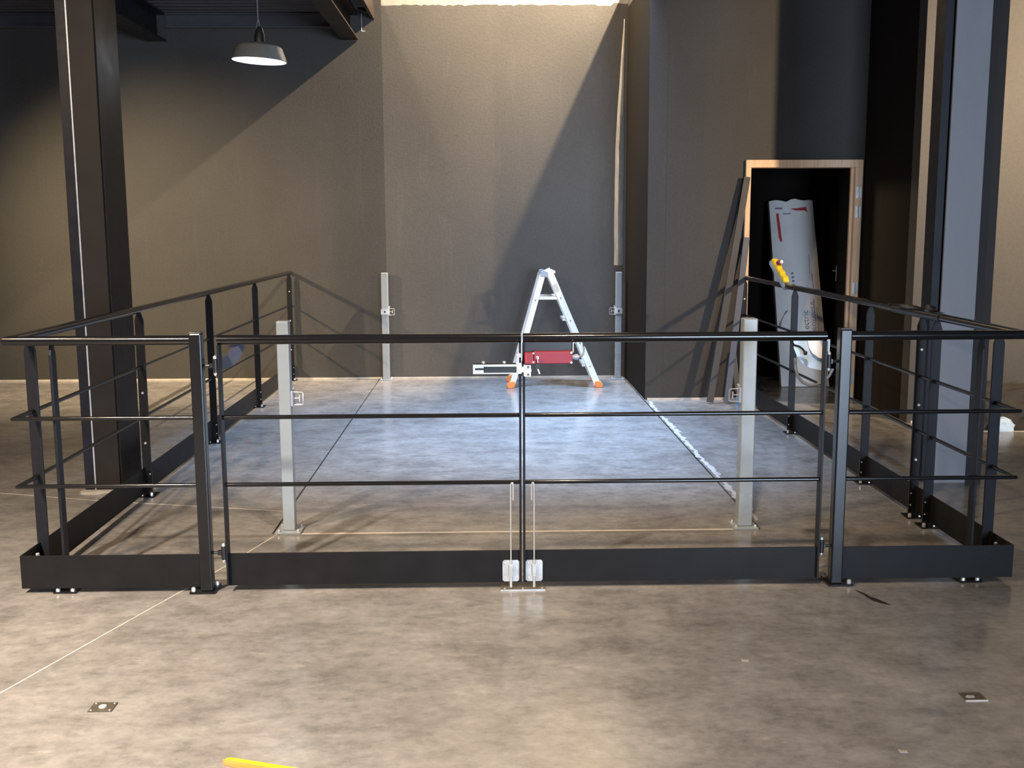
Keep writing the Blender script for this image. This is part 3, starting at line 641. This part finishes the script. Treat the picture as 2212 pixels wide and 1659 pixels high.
# film hanging in the corner of the bay
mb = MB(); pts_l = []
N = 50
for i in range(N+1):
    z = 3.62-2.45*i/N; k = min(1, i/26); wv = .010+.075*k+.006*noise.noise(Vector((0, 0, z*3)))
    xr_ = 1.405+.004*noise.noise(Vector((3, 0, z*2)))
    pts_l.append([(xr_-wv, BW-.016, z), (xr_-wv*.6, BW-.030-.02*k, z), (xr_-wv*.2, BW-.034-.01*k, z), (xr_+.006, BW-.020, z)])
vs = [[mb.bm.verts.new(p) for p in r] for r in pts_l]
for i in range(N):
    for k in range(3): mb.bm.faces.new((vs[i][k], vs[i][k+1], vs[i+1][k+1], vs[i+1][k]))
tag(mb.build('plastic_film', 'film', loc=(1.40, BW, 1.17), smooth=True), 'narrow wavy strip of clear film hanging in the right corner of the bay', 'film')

# ------------------------------------------------------------------ small things on the floor in front
def floor_plate(x, y, wd, dp, m, label):
    t = thing('floor_plate', (x, y, 0), label, 'plate', 'small metal plates on the floor')
    MB().box(x-wd/2, x+wd/2, y-dp/2, y+dp/2, 0, .003).build('plate_body', m, t)
    MB().lathe([(.013, .003), (.013, .006), (.010, .008), (0, .008)], (x, y, 0), 16).build('centre_disc', 'chalk', t, smooth=True)
    for dx in (-.031, .031):
        for dy in (-.025, .025): MB().lathe([(.004, .003), (.003, .005), (0, .005)], (x+dx, y+dy, 0), 8).build('screw', 'bolt', t)
    return t
floor_plate(-1.290, 3.385, .078, .068, 'plate', 'small dark square metal plate with a pale centre on the front left floor')
t = thing('floor_plate', (1.634, 3.367, 0), 'small dull metal plate with a bright front edge on the front right floor', 'plate', 'small metal plates on the floor')
MB().box(1.598, 1.671, 3.34, 3.40, 0, .0025).build('plate_body', 'plate', t)
MB().box(1.597, 1.672, 3.335, 3.34, 0, .004).build('bright_edge', 'chalk', t)
MB().blob((1.625, 3.368, .002), .018, .012, .004, 2, .4, 1, 0).build('dust_patch', 'dust', t)
t = thing('orange_strap', (-.7, 2.95, 0), 'orange and yellow strap end at the bottom edge of the photo', 'strap')
MB().prism([(-.800, 3.004), (-.775, 3.010), (-.35, 2.86), (-.36, 2.80), (-.79, 2.985)], 'z', .001, .010).build('strap_body', 'orange', t)
MB().prism([(-.790, 3.004), (-.776, 3.009), (-.35, 2.868), (-.355, 2.845)], 'z', .0102, .013).build('yellow_edge', 'yellow', t)
mb = MB()
P = [(1.60, 4.44), (1.618, 4.415), (1.632, 4.385), (1.638, 4.35), (1.655, 4.33), (1.672, 4.29), (1.69, 4.25), (1.675, 4.255), (1.652, 4.275), (1.632, 4.30), (1.622, 4.34), (1.620, 4.37), (1.606, 4.41)]
mb.prism(P, 'z', .0, .0012)
tag(mb.build('floor_stain', 'stain', loc=(1.64, 4.35, 0)), 'dark brown streak stain on the floor in front of the right gate post', 'stain')
for (x, y, a, lab) in ((1.255, 3.005+.0, .4, 'pale paper scrap on the front right floor'), (.94, 3.70, .1, 'small tan scrap on the floor in front of the right gate leaf'), (.33, 2.86, -.5, 'tiny white scrap near the bottom centre of the floor')):
    o = MB().prism([(x-.013, y-.008), (x+.011, y-.010), (x+.013, y+.005), (x-.004, y+.004), (x-.006, y+.010), (x-.013, y+.008)], 'z', .0, .0015).build('paper_scrap', 'dust', loc=(x, y, 0))
    tag(o, lab, 'scrap')
